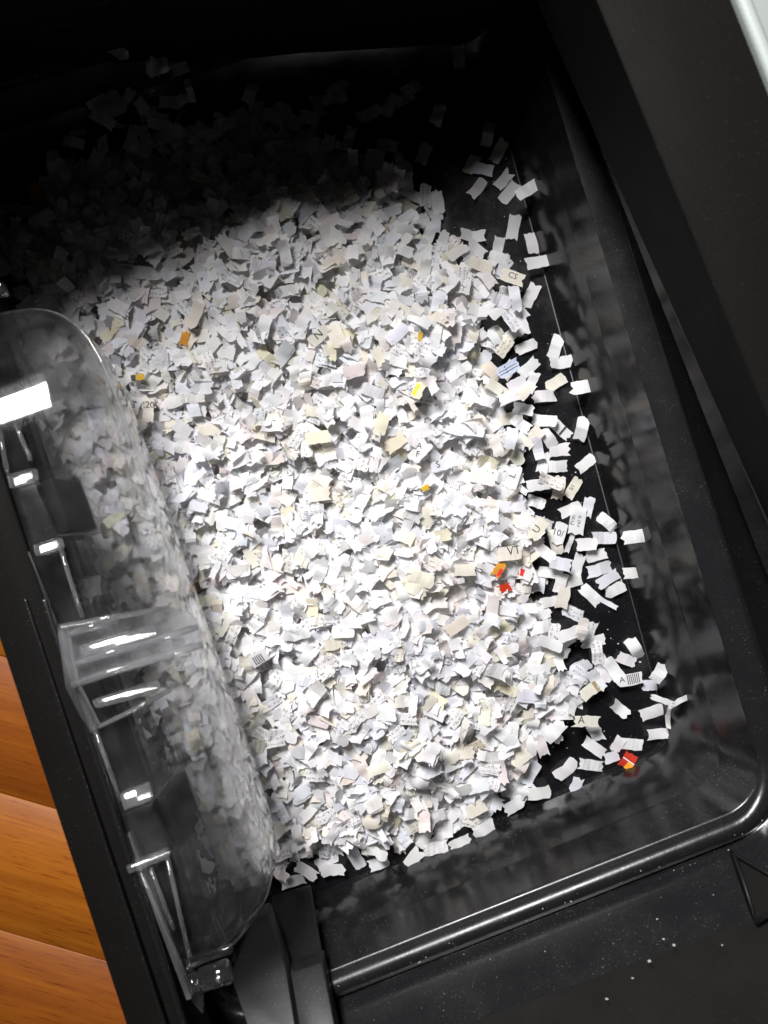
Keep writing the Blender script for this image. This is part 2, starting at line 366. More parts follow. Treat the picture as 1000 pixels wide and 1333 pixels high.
prism('latch_tab', lean([(100, 842), (200, 812), (206, 820), (204, 830), (106, 858)], 0.112, 0.25, 0.30), 0.003, M_LATCH, WIN, 0.0012)
tube('latch_rib', [at(129, 946, .108), at(180, 921, .108), at(222, 898, .104)], 0.001, M_EDGE, WIN, 8)
prism('latch_end', [at(74, 822, .113), at(84, 818, .113), at(98, 890, .113), at(128, 950, .111), at(116, 958, .111), at(84, 896, .113)], 0.005, M_EDGE, WIN, 0.001)
# hinge pin at the lower end
a_, b_ = at(246, 1281, 0.106), at(300, 1263, 0.106)
tube('hinge_pin', [a_, a_.lerp(b_, 0.03), a_.lerp(b_, 0.22), a_.lerp(b_, 0.24), a_.lerp(b_, 0.3), a_.lerp(b_, 0.32), a_.lerp(b_, 0.95), a_.lerp(b_, 1.0)], [0.002, 0.0036, 0.0036, 0.0028, 0.0028, 0.0046, 0.0046, 0.0036], M_CLEAR, WIN, 20)
prism('hinge_tab', [at(233, 1262, .105), at(248, 1260, .105), at(264, 1300, .105), at(264, 1322, .102), at(250, 1306, .104)], 0.003, M_CLEAR, WIN, 0.0008)
slab('hinge_tab', [(240, 1250), (300, 1232), (303, 1242), (243, 1262)], 0.106, 0.003, M_CLEAR, 0.0008)
slab('clip', [(-20, 362), (2, 366), (6, 382), (-16, 386)], 0.11, 0.005, M_CLEAR, 0.001)
# groove lines of the left rim
for d0, d1, z in ((52, 60, 0.1115), (30, 34, 0.1105)):
    pts = [at(0 + d0, 780, z), at(0 + d1, 780, z), at(197 + d1, 1380, z), at(197 + d0, 1380, z)]
    prism('rim_groove', pts, 0.003, M_UPPER, BIN, 0.0008)

# ------------------------------------------------------------------ paper
heap_px = [(-60, 350), (-10, 310), (60, 200), (200, 140), (350, 130), (470, 165), (552, 225), (575, 290), (622, 345), (650, 420), (655, 480), (664, 540), (692, 600), (712, 650), (718, 700), (708, 760), (722, 805), (745, 850), (778, 890), (735, 940), (705, 985), (695, 1030), (640, 1060), (590, 1090), (510, 1118), (430, 1132), (372, 1146), (300, 1165), (262, 1150), (215, 1040), (160, 900), (95, 720), (30, 540)]
poly = np.array([[at(x, y, 0.0).x, at(x, y, 0.0).y] for x, y in heap_px]) / MM
GX0, GY0, GW, GH = -200, -240, 420, 520                   # 1 mm height grid
H = np.zeros((GH, GW)); ID = -np.ones((GH, GW), int)
yy, xx = np.mgrid[0:GH, 0:GW]; QX, QY = xx + GX0 + 0.5, yy + GY0 + 0.5
def signed_dist(poly):
    d = np.full(QX.shape, 1e9); ins = np.zeros(QX.shape, bool)
    for i in range(len(poly)):
        a, b = poly[i], poly[(i + 1) % len(poly)]
        ab = b - a; t = np.clip(((QX - a[0]) * ab[0] + (QY - a[1]) * ab[1]) / (ab @ ab), 0, 1)
        d = np.minimum(d, np.hypot(QX - a[0] - t * ab[0], QY - a[1] - t * ab[1]))
        c = (a[1] > QY) != (b[1] > QY)
        with np.errstate(divide='ignore', invalid='ignore'):
            ins ^= c & (QX < (b[0] - a[0]) * (QY - a[1]) / (b[1] - a[1] + 1e-12) + a[0])
    return np.where(ins, d, -d)
SD = signed_dist(poly)
fpoly = np.array([[p.x, p.y] for p in ringF]) / MM
FD = signed_dist(fpoly)
MOUND = np.clip((SD - 12) / 70, 0, 1); MOUND = 18 * MOUND * MOUND * (3 - 2 * MOUND)
lump = sum(np.sin(QX * a + QY * b + c) for a, b, c in ((0.061, 0.043, 1), (-0.048, 0.07, 2.2), (0.09, -0.03, 4.1), (0.11, 0.10, 0.3))) / 4
H[:] = np.maximum(0, MOUND * (1 + 0.07 * lump))
H = np.where(FD < 0, np.maximum(H, -FD * 2.6), H)
H0 = H.copy()

TINTS = {'white': (.85, .85, .86), 'cool': (.80, .81, .86), 'warm': (.83, .805, .78), 'cream': (.82, .785, .69), 'yellowish': (.77, .735, .56), 'pinkish': (.80, .735, .72), 'grey': (.68, .685, .70), 'tan': (.74, .68, .60),
         'yellow': (.66, .42, .05), 'orange': (.66, .30, .04), 'red': (.62, .04, .02), 'bluish': (.60, .67, .82)}
NU, NV = 6, 4
class Chip: pass
def make_chip(tint, L=None, W=None, flatness=1.0, fold=None, curl=None, ink=None, sheets=1):
    c = Chip()
    c.L = L or RNG.uniform(8.0, 11.6); c.W = W or RNG.uniform(4.9, 6.2)
    c.fold = RNG.normal(0, 0.27) * flatness if fold is None else fold
    c.u0 = RNG.uniform(-1.2, 1.2); c.curl = RNG.normal(0, 0.022) * flatness if curl is None else curl
    c.tw = RNG.normal(0, 0.022) * flatness; c.cr = RNG.normal(0, 0.02) * flatness; c.wv = RNG.normal(0, 0.35) * flatness; c.ph = RNG.uniform(0, 6)
    t = np.array(TINTS[tint]) * RNG.uniform(0.93, 1.04); c.tint = np.clip(t + RNG.normal(0, 0.008, 3), 0, 0.87); c.kind = tint
    c.ink = RNG.random() if ink is None else ink
    us = np.linspace(-0.5, 0.5, NU + 1) * c.L; vs_ = np.linspace(-0.5, 0.5, NV + 1) * c.W
    U, V = np.meshgrid(us, vs_, indexing='ij'); U = U.copy(); V = V.copy()
    for e in (0, NU):
        s = RNG.normal(0, 0.36, NV + 1) + RNG.choice([-1, 1]) * 0.36 * np.cos(np.arange(NV + 1) * math.pi * RNG.choice([0.5, 1.0]))
        U[e] += s
    V[:, 0] += RNG.normal(0, 0.13, NU + 1); V[:, NV] += RNG.normal(0, 0.13, NU + 1)
    sh = RNG.normal(0, 0.25); V[NU // 2:, :] += sh
    c.U, c.V = U, V; c.sheets = sheets; c.flat = RNG.random() < 0.6
    c.fan = [(RNG.normal(0, 0.8), RNG.normal(0, 0.8), RNG.normal(0, 0.22)) for _ in range(sheets)]
    c.fan[0] = (0, 0, 0)
    return c
def zshape(c, U, V):
    d = U - c.u0
    return c.fold * np.abs(d) + c.curl * d * d + c.tw * U * V + c.cr * V * V + c.wv * np.sin(U * 0.8 + c.ph + V * 0.3)
SU, SV = np.meshgrid(np.linspace(-0.5, 0.5, 15), np.linspace(-0.5, 0.5, 9), indexing='ij')
CHIPS = []
def rot(yaw, tilt, taz):
    return np.array(Matrix.Rotation(yaw, 3, 'Z') ) if tilt == 0 else np.array(Matrix.Rotation(tilt, 3, Vector((math.cos(taz), math.sin(taz), 0))) @ Matrix.Rotation(yaw, 3, 'Z'))
def drop(c, x, y, yaw, tilt, taz, pct, lift=0.0):
    Rm = rot(yaw, tilt, taz)
    U = SU.ravel() * c.L; V = SV.ravel() * c.W
    p = Rm @ np.stack([U, V, zshape(c, U, V)])
    ix = np.clip((p[0] + x - GX0).astype(int), 0, GW - 1); iy = np.clip((p[1] + y - GY0).astype(int), 0, GH - 1)
    z0 = float(np.percentile(H[iy, ix] - p[2], pct)) + 0.15 + lift
    zn = p[2] + z0
    fl = zn.min()
    if fl < 0.1: z0 += 0.1 - fl; zn = p[2] + z0
    c.loc = (x, y, z0); c.R = Rm; c.idx = len(CHIPS); CHIPS.append(c)
    zt = zn + 0.25 * (c.sheets - 1) * 2
    m = zt > H[iy, ix]
    np.maximum.at(H, (iy, ix), zt); ID[iy[m], ix[m]] = c.idx
    return c
def tint_pick():
    return RNG.choice(['white', 'cool', 'warm', 'cream', 'yellowish', 'pinkish', 'grey', 'tan'], p=[.47, .20, .12, .10, .015, .04, .045, .01])
# the heap: chips rain down, each coming to rest on what lies there already
cand = np.argwhere(SD > 1.0)
wts = np.clip((SD[cand[:, 0], cand[:, 1]]) / 20, 0.2, 1.0)
fy = QY[cand[:, 0], cand[:, 1]]
wts = wts * np.where(fy > 150, 0.6, 1.0); wts /= wts.sum()
NH = 6800
pick = cand[RNG.choice(len(cand), NH, p=wts)]
for k, (gy, gx) in enumerate(pick):
    st = RNG.random()
    c = make_chip(tint_pick(), W=RNG.uniform(2.6, 5.0) if RNG.random() < 0.16 else None, flatness=RNG.uniform(0.6, 1.5), sheets=1 if st > 0.07 else int(RNG.integers(2, 6)))
    edge = np.clip(SD[gy, gx] / 16, 0.25, 1)
    r = RNG.random()
    tilt = abs(RNG.normal(0, R(14))) * edge if r < 0.86 else RNG.uniform(R(30), R(65)) * edge
    drop(c, GX0 + gx + RNG.random(), GY0 + gy + RNG.random(), RNG.uniform(0, 2 * math.pi), tilt, RNG.uniform(0, 2 * math.pi), 72 if edge > 0.6 else 88)
NHEAP = len(CHIPS)

# chips one can pick out: (x, y, angle, kind, what, extra)
def place(px, py, ang, tint, flatness=0.7, tilt=5, L=None, W=None, ink=0.0, sheets=1, lift=0.0, fold=None, curl=None, pct=97):
    q = at(px, py, 0)
    for _ in range(3):
        gx = int(np.clip(q.x / MM - GX0, 0, GW - 1)); gy = int(np.clip(q.y / MM - GY0, 0, GH - 1))
        q = at(px, py, (H[max(gy - 1, 0):gy + 2, max(gx - 1, 0):gx + 2].mean() + 0.7) * MM)
    c = make_chip(tint, L or RNG.uniform(10.2, 12.8), W or RNG.uniform(5.4, 6.6), flatness, fold, curl, ink, sheets)
    drop(c, q.x / MM, q.y / MM, R(ang), R(tilt) * RNG.random(), RNG.uniform(0, 6.28), pct, lift)
    c.px, c.py = px, py; c.label = None; c.text = None; c.group = None; c.loose = False; c.bands = ()
    return c
SPECIAL = []
W_, K_, B_ = 'white', 'cream', 'cool'
loose = [  # x, y, angle, tint, shape
 (650, 197, 60, K_, 0), (614, 214, 60, K_, 0), (628, 222, -10, B_, 0), (655, 235, 50, W_, 0), (662, 251, 55, W_, 1), (621, 247, 50, 'warm', 3), (681, 259, 35, W_, 0), (570, 266, 100, W_, 0),
 (668, 297, 80, W_, 0), (692, 317, 105, W_, 0), (697, 345, 14, W_, 0), (615, 307, -4, W_, 0), (649, 322, 80, W_, 1), (595, 330, 35, 'warm', 0), (690, 385, 65, W_, 0), (622, 407, -10, W_, 0), (675, 404, -50, W_, 0), (646, 409, 45, W_, 1),
 (685, 451, 25, W_, 0), (724, 451, 70, W_, 0), (729, 472, 5, W_, 0), (688, 479, 45, W_, 0), (693, 498, 65, W_, 1), (668, 505, 30, B_, 0), (724, 498, 30, K_, 0), (709, 516, 5, W_, 0), (750, 508, 10, W_, 0), (661, 520, 20, W_, 0),
 (706, 547, -5, W_, 2), (756, 559, 75, W_, 0), (663, 546, 10, K_, 3), (728, 586, 3, W_, 0), (723, 607, 5, W_, 0), (763, 603, 40, W_, 0), (679, 572, 65, W_, 0), (663, 572, 80, B_, 0), (699, 631, 10, W_, 0), (727, 635, 80, K_, 0),
 (765, 660, 80, B_, 0), (789, 680, -40, W_, 1), (785, 700, 0, B_, 0), (825, 698, 8, W_, 0), (762, 708, 5, W_, 0), (776, 723, 15, W_, 0), (780, 741, 15, B_, 0), (815, 744, 5, W_, 4), (753, 736, 70, W_, 0), (715, 745, -8, W_, 0),
 (742, 757, 15, W_, 0), (789, 754, 30, B_, 0), (801, 767, 25, W_, 0), (769, 775, -45, W_, 0), (789, 784, -30, B_, 5), (742, 705, 70, 'grey', 5), (772, 835, 12, W_, 0), (713, 835, -20, W_, 0), (825, 844, -60, W_, 0), (814, 858, -25, W_, 1),
 (848, 870, 60, W_, 0), (846, 892, 0, B_, 4), (807, 922, -38, W_, 0), (849, 927, 20, W_, 0), (855, 954, 3, W_, 1), (868, 930, 85, 'warm', 5), (880, 910, 30, W_, 5), (858, 909, -20, W_, 5), (774, 952, -65, W_, 0), (774, 973, -35, W_, 0),
 (720, 950, 45, W_, 0), (823, 969, -5, W_, 0), (804, 969, 60, W_, 4), (796, 985, 20, B_, 4), (769, 996, -8, W_, 0), (736, 1000, 40, W_, 1), (748, 1018, 70, B_, 4), (786, 877, -60, W_, 0), (783, 861, 40, W_, 4),
 (399, 1131, -30, W_, 0), (434, 1127, 10, W_, 0), (493, 1122, 20, W_, 0), (538, 1109, 50, W_, 0), (382, 1146, 15, W_, 1), (597, 1090, 25, W_, 0), (464, 1118, -60, B_, 0), (566, 1098, 10, W_, 1), (628, 1074, 30, W_, 0), (668, 1046, 35, W_, 0), (700, 1030, 10, W_, 0), (690, 1004, 60, B_, 1)]
for x, y, a, t, sh in loose:
    kw = {0: dict(), 1: dict(flatness=1.0), 2: dict(flatness=0.9, sheets=3), 3: dict(flatness=0.6, fold=0.5), 4: dict(L=7.5, W=5.6), 5: dict(W=2.6, L=12, flatness=0.8)}[sh]
    c = place(x, y, a, t, **kw); c.loose = True; c.shape = sh; SPECIAL.append(c)
band = [(x, y) for y in range(300, 900, 3) for x in range(560, 800, 3) if (lambda q: -13 < SD[int(q.y / MM - GY0), int(q.x / MM - GX0)] < 0)(at(x, y, 0))]
near = [(c.px, c.py) for c in SPECIAL]
for k in range(400):
    if len(near) > len(loose) + 34: break
    x, y = band[int(RNG.integers(len(band)))]
    if min(math.hypot(x - a, y - b) for a, b in near) < 13: continue
    c = place(x, y, RNG.uniform(0, 180), RNG.choice(['white', 'white', 'cool', 'cream', 'warm']), flatness=0.9, tilt=14, ink=RNG.random(), pct=94)
    c.loose = True; c.shape = 0; SPECIAL.append(c); near.append((x, y))
def sp(px, py, ang, tint, label, text=None, bands=(), **kw):
    c = place(px, py, ang, tint, **kw); c.label = label; c.text = text; c.bands = bands; c.shape = 0; SPECIAL.append(c); return c
# bands: strips of ink across the chip (u0, u1, v0, v1, material) as fractions of its length and width
BAR = tuple((-.12 + .075 * k, -.12 + .075 * k + .034, -.42, .42, M_INK) for k in range(7))
sp(663, 368, -20, K_, 'long cream chip printed CS, topmost printed chip beyond the heap', ('CS', 3.0, 0, 0), flatness=0.2, tilt=1, pct=100, lift=0.3)
sp(658, 484, 30, 'bluish', 'bluish paper scrap with thin dark ruled lines beside the heap', bands=((-.45, .45, -.2, -.14, M_INK), (-.45, .45, .05, .1, M_INK), (-.1, -.05, -.4, .4, M_INK)))
sp(732, 560, -40, W_, 'white chip crossed by one thick black printed bar', bands=((-.02, .1, -.5, .5, M_INK),))
sp(746, 635, 60, K_, 'cream chip with a short printed code on the bare plastic', ('Ii1', 2.2, 0, 0), flatness=0.3, pct=100)
sp(751, 678, 80, W_, 'upright white chip printed with the word endings Prin and reim', ('Prin\nreim', 2.3, 0, 0), L=14, W=8, flatness=0.15, tilt=0, pct=100, lift=0.8)
sp(727, 694, 75, W_, 'white chip printed with a large number 10 and slash', ('10/', 3.4, 0, -90), flatness=0.2, tilt=1, pct=100, lift=0.5)
sp(817, 882, 12, W_, 'white chip striped with a black printed barcode and letter A', ('A', 2.9, -4.2, 0), bands=BAR, L=13, flatness=0.2, tilt=1, pct=100, lift=0.3)
sp(757, 933, -3, K_, 'cream chip printed with a capital A on the bare plastic', ('A', 3.8, -2.6, 0), L=13, flatness=0.2, tilt=1, pct=100, lift=0.5)
sp(763, 895, 35, K_, 'cream chip with a brown end at the lower right of the heap', bands=((.28, .46, -.48, .48, flat('brown_ink', (.30, .25, .14))),))
sp(815, 988, 55, 'red', 'red and yellow chip lying alone by the lower right corner', bands=((-.5, -.02, -.48, .0, M_ORANGE), (.0, .06, -.48, .48, flat('white_ink', (.7, .7, .7)))), L=8, W=7)
H_ = dict(flatness=0.5, tilt=14, pct=92)
sp(648, 740, 60, 'orange', 'orange and red chip at the right edge of the heap', bands=((-.45, .1, -.46, -.1, M_RED),), L=7.5, W=4.6, **H_)
sp(657, 764, 20, 'red', 'bright red chip below the orange and red one', L=6, W=4, **H_)
sp(679, 745, -20, W_, 'white chip with a small red square, right of the orange and red one', bands=((-.15, .12, -.3, .3, M_RED),), **H_)
sp(660, 719, 8, K_, 'cream chip printed with large letters VT at the right of the heap', ('VT', 4.4, 2.6, 0), L=12.5, W=7, **H_)
sp(240, 440, 80, 'orange', 'orange and yellow chip high on the left of the heap', L=6.5, W=4, **H_)
sp(181, 492, 10, 'yellow', 'yellow chip with a dark end beside the clear window', bands=((-.5, -.15, -.48, .48, M_INK),), L=6.5, W=3.2, **H_)
sp(254, 764, 20, 'yellow', 'yellow chip with a dark brown end just above the clear latch', bands=((.15, .5, -.48, .48, M_INK),), L=6.5, W=4.2, **H_)
sp(547, 440, 70, 'yellow', 'small yellow chip near the upper right of the heap', L=4, W=2.4, **H_)
sp(545, 509, 60, 'yellowish', 'small chip with a yellow edge, below the small yellow chip', bands=((-.4, .4, .1, .45, flat('yellow_ink', (.75, .6, .03))),), L=8, W=5, **H_)
sp(555, 635, 20, 'yellow', 'small dull yellow chip in the middle of the heap', L=4.5, W=2.6, **H_)
sp(198, 536, 85, K_, 'cream chip printed 220 beside the clear window', ('220', 3.2, 2.5, -90), **H_)
sp(176, 530, 70, W_, 'white chip printed 704 touching the clear window', ('704', 3.0, 0, 0), **H_)
sp(546, 588, 50, W_, 'white chip printed with letters A and F in the middle of the heap', ('A\nF', 3.0, 0, -60), **H_)
sp(578, 604, 20, B_, 'bluish white chip printed with a letter S', ('S', 3.4, -3, 0), L=14, **H_)
sp(668, 620, 70, W_, 'white chip printed with a letter L at the right of the heap', ('L', 3.4, 0, 0), **H_)
sp(338, 856, 30, 'grey', 'grey scrap with five short black bars near the latch', bands=tuple((-.3 + .12 * k, -.24 + .12 * k, -.4, .3, M_INK) for k in range(5)), L=9, **H_)
sp(416, 437, 40, K_, 'cream chip printed with a letter N on the upper heap', ('N', 4.0, 0, 0), **H_)
sp(700, 690, 55, K_, 'cream chip printed with a letter U by the number chip', ('U', 3.8, 0, 0), **H_)
sp(514, 576, 40, 'yellowish', 'large olive yellow chip in the middle of the heap', L=11.5, W=6.6, **H_)
sp(497, 553, 70, 'yellowish', 'olive yellow chip above the large olive one', L=11, W=6.2, **H_)
sp(416, 644, 5, K_, 'flat cream chip left of the middle of the heap', L=11, **H_)
sp(414, 570, 8, 'yellowish', 'pale olive chip with a shadowed edge on the upper heap', L=11.5, W=6, **H_)
sp(625, 346, -20, K_, 'cream chip at the upper right edge of the heap', **H_)
sp(365, 1078, 40, K_, 'cream chip at the bottom end of the clear window', L=11, W=6.2, **H_)
sp(620, 1050, 25, K_, 'cream chip near the bottom edge of the heap', L=11, W=7, **H_)
sp(605, 742, 0, K_, 'cream chip left of the orange and red one', L=10.5, W=6, **H_)
sp(628, 622, -12, K_, 'large beige chip on the right slope of the heap', L=12.5, W=6.5, **H_)
sp(548, 752, -20, K_, 'cream chip curled up in the lower middle of the heap', L=13, W=7, flatness=0.9, tilt=14, pct=92)
sp(595, 815, 35, 'tan', 'tan bundle of stacked chips on the lower right of the heap', sheets=4, **H_)
sp(255, 410, 70, 'tan', 'brownish curled chip at the edge of the shade', sheets=2, **H_)
# dim chips in the shaded upper part of the bin
dim = [(50, 190, 95, W_), (84, 162, 60, W_), (97, 187, -5, W_), (86, 226, -55, W_), (134, 155, -30, W_), (345, 108, -20, W_), (361, 80, -50, B_), (440, 112, 40, W_), (414, 140, 110, W_), (285, 175, 30, W_), (206, 160, -10, W_), (552, 200, 65, W_), (636, 175, 75, W_), (601, 50, 95, W_), (540, 40, 30, B_), (510, 32, 60, W_), (250, 140, -40, W_), (400, 190, 5, B_), (240, 92, 20, W_), (270, 105, 10, W_), (152, 120, -70, W_), (165, 165, 80, B_), (230, 185, 20, W_), (35, 320, 60, W_), (330, 130, 60, W_), (480, 150, 20, W_), (385, 60, -20, W_), (570, 150, 70, W_), (310, 215, 10, W_), (60, 290, 30, W_), (430, 80, 10, W_), (120, 210, 60, W_), (190, 205, -30, W_), (455, 185, 70, W_), (505, 190, -10, W_), (525, 130, 30, W_)]
for x, y, a, t in dim:
    c = place(x, y, a, t, flatness=0.7); c.shape = 0; c.dim = True; SPECIAL.append(c)
sp(51, 255, -60, 'orange', 'orange chip in the deep shade at the upper left')

# ------------------------------------------------------------------ which chips become objects of their own
area_px = np.bincount(ID[ID >= 0].ravel(), minlength=len(CHIPS)).astype(float)
chosen = {c.idx for c in SPECIAL}
def px_of(c):
    s = (CAM_H - c.loc[2] * MM) / F_PX
    return c.loc[0] * MM / s + CX, -c.loc[1] * MM / s + CY
def behind_window(c):
    x, y = px_of(c)
    return x < 165 + (y - 520) * 0.342 and y > 395
rest = [c for c in CHIPS[:NHEAP] if not behind_window(c) and px_of(c)[1] > 250]
rest.sort(key=lambda c: -area_px[c.idx])
for c in rest[:max(0, 298 - len(chosen))]:
    c.label = None; c.group = None; c.text = None; c.bands = (); c.loose = False; c.shape = 0; c.px, c.py = px_of(c); c.top = True
    chosen.add(c.idx)

def chip_local(c):
    vs_, fs = [], []
    n0 = 0
    for s in range(c.sheets):
        du, dv, ds = c.fan[s]
        U = c.U + du; V = c.V + dv
        Z = zshape(c, U, V) + s * 0.35 + (ds * (U + c.L / 2) * 0.5 if s else 0)
        vs_.append(np.stack([U.ravel(), V.ravel(), Z.ravel()], 1))
        for i in range(NU):
            for j in range(NV):
                a = n0 + i * (NV + 1) + j
                fs.append((a, a + NV + 1, a + NV + 2, a + 1))
        n0 += (NU + 1) * (NV + 1)
    return np.concatenate(vs_), fs
def paint(me, tints, uvs):
    n = len(me.vertices)
    ca = me.attributes.new('tint', 'FLOAT_COLOR', 'POINT'); ca.data.foreach_set('color', np.concatenate([tints, np.ones((n, 1))], 1).astype(np.float32).ravel())
    ua = me.attributes.new('chipuv', 'FLOAT_VECTOR', 'POINT'); ua.data.foreach_set('vector', uvs.astype(np.float32).ravel())

# the mass of the heap, one object
AV, AF, AT, AU, AS = [], [], [], [], []; n0 = 0
for c in CHIPS:
    if c.idx in chosen: continue
    if area_px[c.idx] < 1 and RNG.random() < 0.3: continue
    lv, fs = chip_local(c)
    wv = lv @ c.R.T + np.array(c.loc)
    AV.append(wv * MM); AF += [tuple(i + n0 for i in f) for f in fs]; AT.append(np.tile(c.tint, (len(lv), 1)))
    AU.append(np.stack([lv[:, 0], lv[:, 1], np.full(len(lv), c.ink)], 1)); AS += [not c.flat] * len(fs); n0 += len(lv)
# packed paper under the top layers
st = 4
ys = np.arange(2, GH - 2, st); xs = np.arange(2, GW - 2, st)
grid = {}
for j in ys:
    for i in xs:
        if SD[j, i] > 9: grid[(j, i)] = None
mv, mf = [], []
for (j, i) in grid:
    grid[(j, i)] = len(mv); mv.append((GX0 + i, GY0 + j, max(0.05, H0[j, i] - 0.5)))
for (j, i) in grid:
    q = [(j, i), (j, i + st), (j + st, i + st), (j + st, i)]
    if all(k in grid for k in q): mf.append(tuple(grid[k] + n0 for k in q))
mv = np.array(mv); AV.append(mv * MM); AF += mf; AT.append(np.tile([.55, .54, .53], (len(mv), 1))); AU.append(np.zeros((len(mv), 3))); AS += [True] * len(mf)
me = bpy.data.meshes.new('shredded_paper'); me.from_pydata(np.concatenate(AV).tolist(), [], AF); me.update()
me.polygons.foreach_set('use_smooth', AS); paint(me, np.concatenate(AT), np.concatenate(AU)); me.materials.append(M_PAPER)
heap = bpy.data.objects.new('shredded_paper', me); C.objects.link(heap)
heap['label'] = 'loose heap of white shredded paper filling the black bin'; heap['category'] = 'shredded paper'; heap['kind'] = 'stuff'

# paper dust: crumbs on the plastic
dv, df, n0 = [], [], 0
def crumb(p, r):
    global n0
    k = random.randint(4, 6); a0 = random.random() * 6
    top = []
    for i in range(k):
        a = a0 + 6.283 * i / k; rr = r * random.uniform(0.6, 1.2)
        top.append((p.x + rr * math.cos(a), p.y + rr * 0.7 * math.sin(a)))
    for zz in (0.00003, 0.00003 + r * 0.35):
        for (x, y) in top: dv.append((x, y, p.z + zz))
    df.append(tuple(n0 + k + i for i in range(k)))
    for i in range(k): df.append((n0 + i, n0 + (i + 1) % k, n0 + k + (i + 1) % k, n0 + k + i))
    n0 += 2 * k
def rsize(): return abs(random.gauss(0, 0.00022)) + 0.00012
for _ in range(1000):
    gy, gx = cand[0]
    x = random.uniform(-120, 145); y = random.uniform(-175, 200)
    gx, gy = int(x - GX0), int(y - GY0)
    if FD[gy, gx] > 4 and SD[gy, gx] < 3 and H[gy, gx] < 0.2: crumb(Vector((x * MM, y * MM, 0)), rsize())
for _ in range(80):                                      # on the lip and upper wall, near the lower right
    i = 3 * NARC + 2 if random.random() < 0.75 else random.randrange(2 * (NARC + 1), 3 * NARC + 2); t = random.random()
    r0 = random.choice([(lip[4], lip[5]), (lip[5], lip[6]), (lip[9], up[2]), (up[2], up[3]), (up[3], up[4])])
    p = r0[0][i].lerp(r0[0][i + 1], t).lerp(r0[1][i].lerp(r0[1][i + 1], t), random.random())
    crumb(p + Vector((0, 0, 0.0002)), rsize() * 0.9)
for px_, py_, z_, r_ in ((845, 1251, .0935, .0009), (877, 1230, .0935, .0009), (823, 1273, .095, .0006), (864, 1222, .09, .0006), (790, 1300, .097, .0007), (900, 1290, .099, .0006), (940, 1230, .098, .0005), (880, 1300, .1, .0005)):
    crumb(at(px_, py_, z_ + .001), r_)
dust = obj('paper_dust', dv, df, flat('paper_dust_white', (0.45, 0.46, 0.45)))
dust['kind'] = 'stuff'; dust['label'] = 'tiny white paper crumbs scattered over the black plastic'; dust['category'] = 'paper dust'

# ------------------------------------------------------------------ labels of the loose chips
spec_named = [c for c in SPECIAL if c.label]
KEYS = (('barcode', 'the barcode striped chip'), ('red and yellow chip', 'the red and yellow chip'), ('printed with a capital A', 'the cream chip printed A'), ('word endings', 'the chip printed Prin'), ('number 10', 'the chip printed 10'),
        ('thick black', 'the thick barred chip'), ('printed CS', 'the cream chip printed CS'), ('short printed code', 'the cream chip with a code'), ('letters VT', 'the cream chip printed VT'), ('ruled lines', 'the bluish ruled scrap'),
        ('bright red', 'the bright red chip'), ('brown end at', 'the brown ended cream chip'), ('bottom end of the clear', 'the cream chip at the window end'), ('orange chip in the deep', 'the shaded orange chip'), ('orange and yellow chip high', 'the orange and yellow chip'),
        ('yellow chip with a dark end', 'the yellow chip beside the window'), ('just above the clear latch', 'the yellow chip above the latch'), ('printed 220', 'the cream chip printed 220'), ('letters A and F', 'the chip printed A and F'), ('letter S', 'the chip printed S'), ('letter L at', 'the chip printed L'),
        ('letter N', 'the cream chip printed N'), ('large olive yellow', 'the large olive yellow chip'), ('dull yellow', 'the dull yellow chip'), ('short black bars', 'the grey barred scrap'), ('tan bundle', 'the tan bundle'), ('near the upper right', 'the small yellow chip'), ('orange and red chip at', 'the orange and red chip'))
short = {}
for c in spec_named:
    for key, t_ in KEYS:
        if key in c.label: short[c.idx] = t_; break
lms = [c for c in spec_named if c.idx in short]
def kindword(c): return {0: '', 1: 'curled ', 2: 'stacked ', 3: 'folded ', 4: 'short ', 5: 'narrow '}[c.shape]
names = {'white': 'plain white', 'cool': 'bluish white', 'warm': 'off white', 'cream': 'cream', 'yellowish': 'olive yellow', 'pinkish': 'pinkish', 'grey': 'grey', 'tan': 'tan', 'bluish': 'bluish'}
def tone(c): return 'cream' if c.kind == 'cream' else 'white'
DIRS = (('right of', 1, 0), ('left of', -1, 0), ('above', 0, -1), ('below', 0, 1))
def name_near(pool, reach, rank_words, fmt):
    trip = []
    for l in lms:
        for nm, dx, dy in DIRS:
            row = []
            for c in pool:
                ex, ey = c.px - l.px, c.py - l.py
                d = math.hypot(ex, ey)
                if d < reach and (ex * dx + ey * dy) / (d + 1e-9) > 0.72: row.append((d, c))
            row.sort(key=lambda q: q[0])
            for k, q in enumerate(row[:len(rank_words)]): trip.append((k, q[0], q[1], nm, l))
    for k, d, c, nm, l in sorted(trip, key=lambda t: t[:2]):
        if not c.label: c.label = fmt(c, rank_words[k], nm, short[l.idx])
pool = [c for c in SPECIAL if c.loose]
name_near(pool, 150, ('nearest', 'second nearest', 'third nearest'), lambda c, k, nm, t: f'{kindword(c)}{tone(c)} chip on black plastic, {k} {nm} {t}')
left = [c for c in pool if not c.label]
for nm, kf in (('topmost', lambda c: c.py), ('rightmost', lambda c: -c.px), ('lowest', lambda c: -c.py)):
    best = min(pool, key=kf)
    if best in left:
        best.label = f'{kindword(best)}{tone(best)} loose paper chip, {nm} of those beside the lit heap'; left.remove(best)
for c in left:
    reg = ('beside the upper right edge of the heap' if c.py < 430 else 'beside the right edge of the heap' if c.py < 660 else 'beside the lower right edge of the heap') if c.px > 640 or c.py < 430 else 'at the bottom edge of the heap'
    c.label = f'{kindword(c)}{tone(c)} paper chip on bare black plastic {reg}'; c.group = f'{kindword(c)}{tone(c)} chips {reg}'
dims = [c for c in SPECIAL if getattr(c, 'dim', False)]
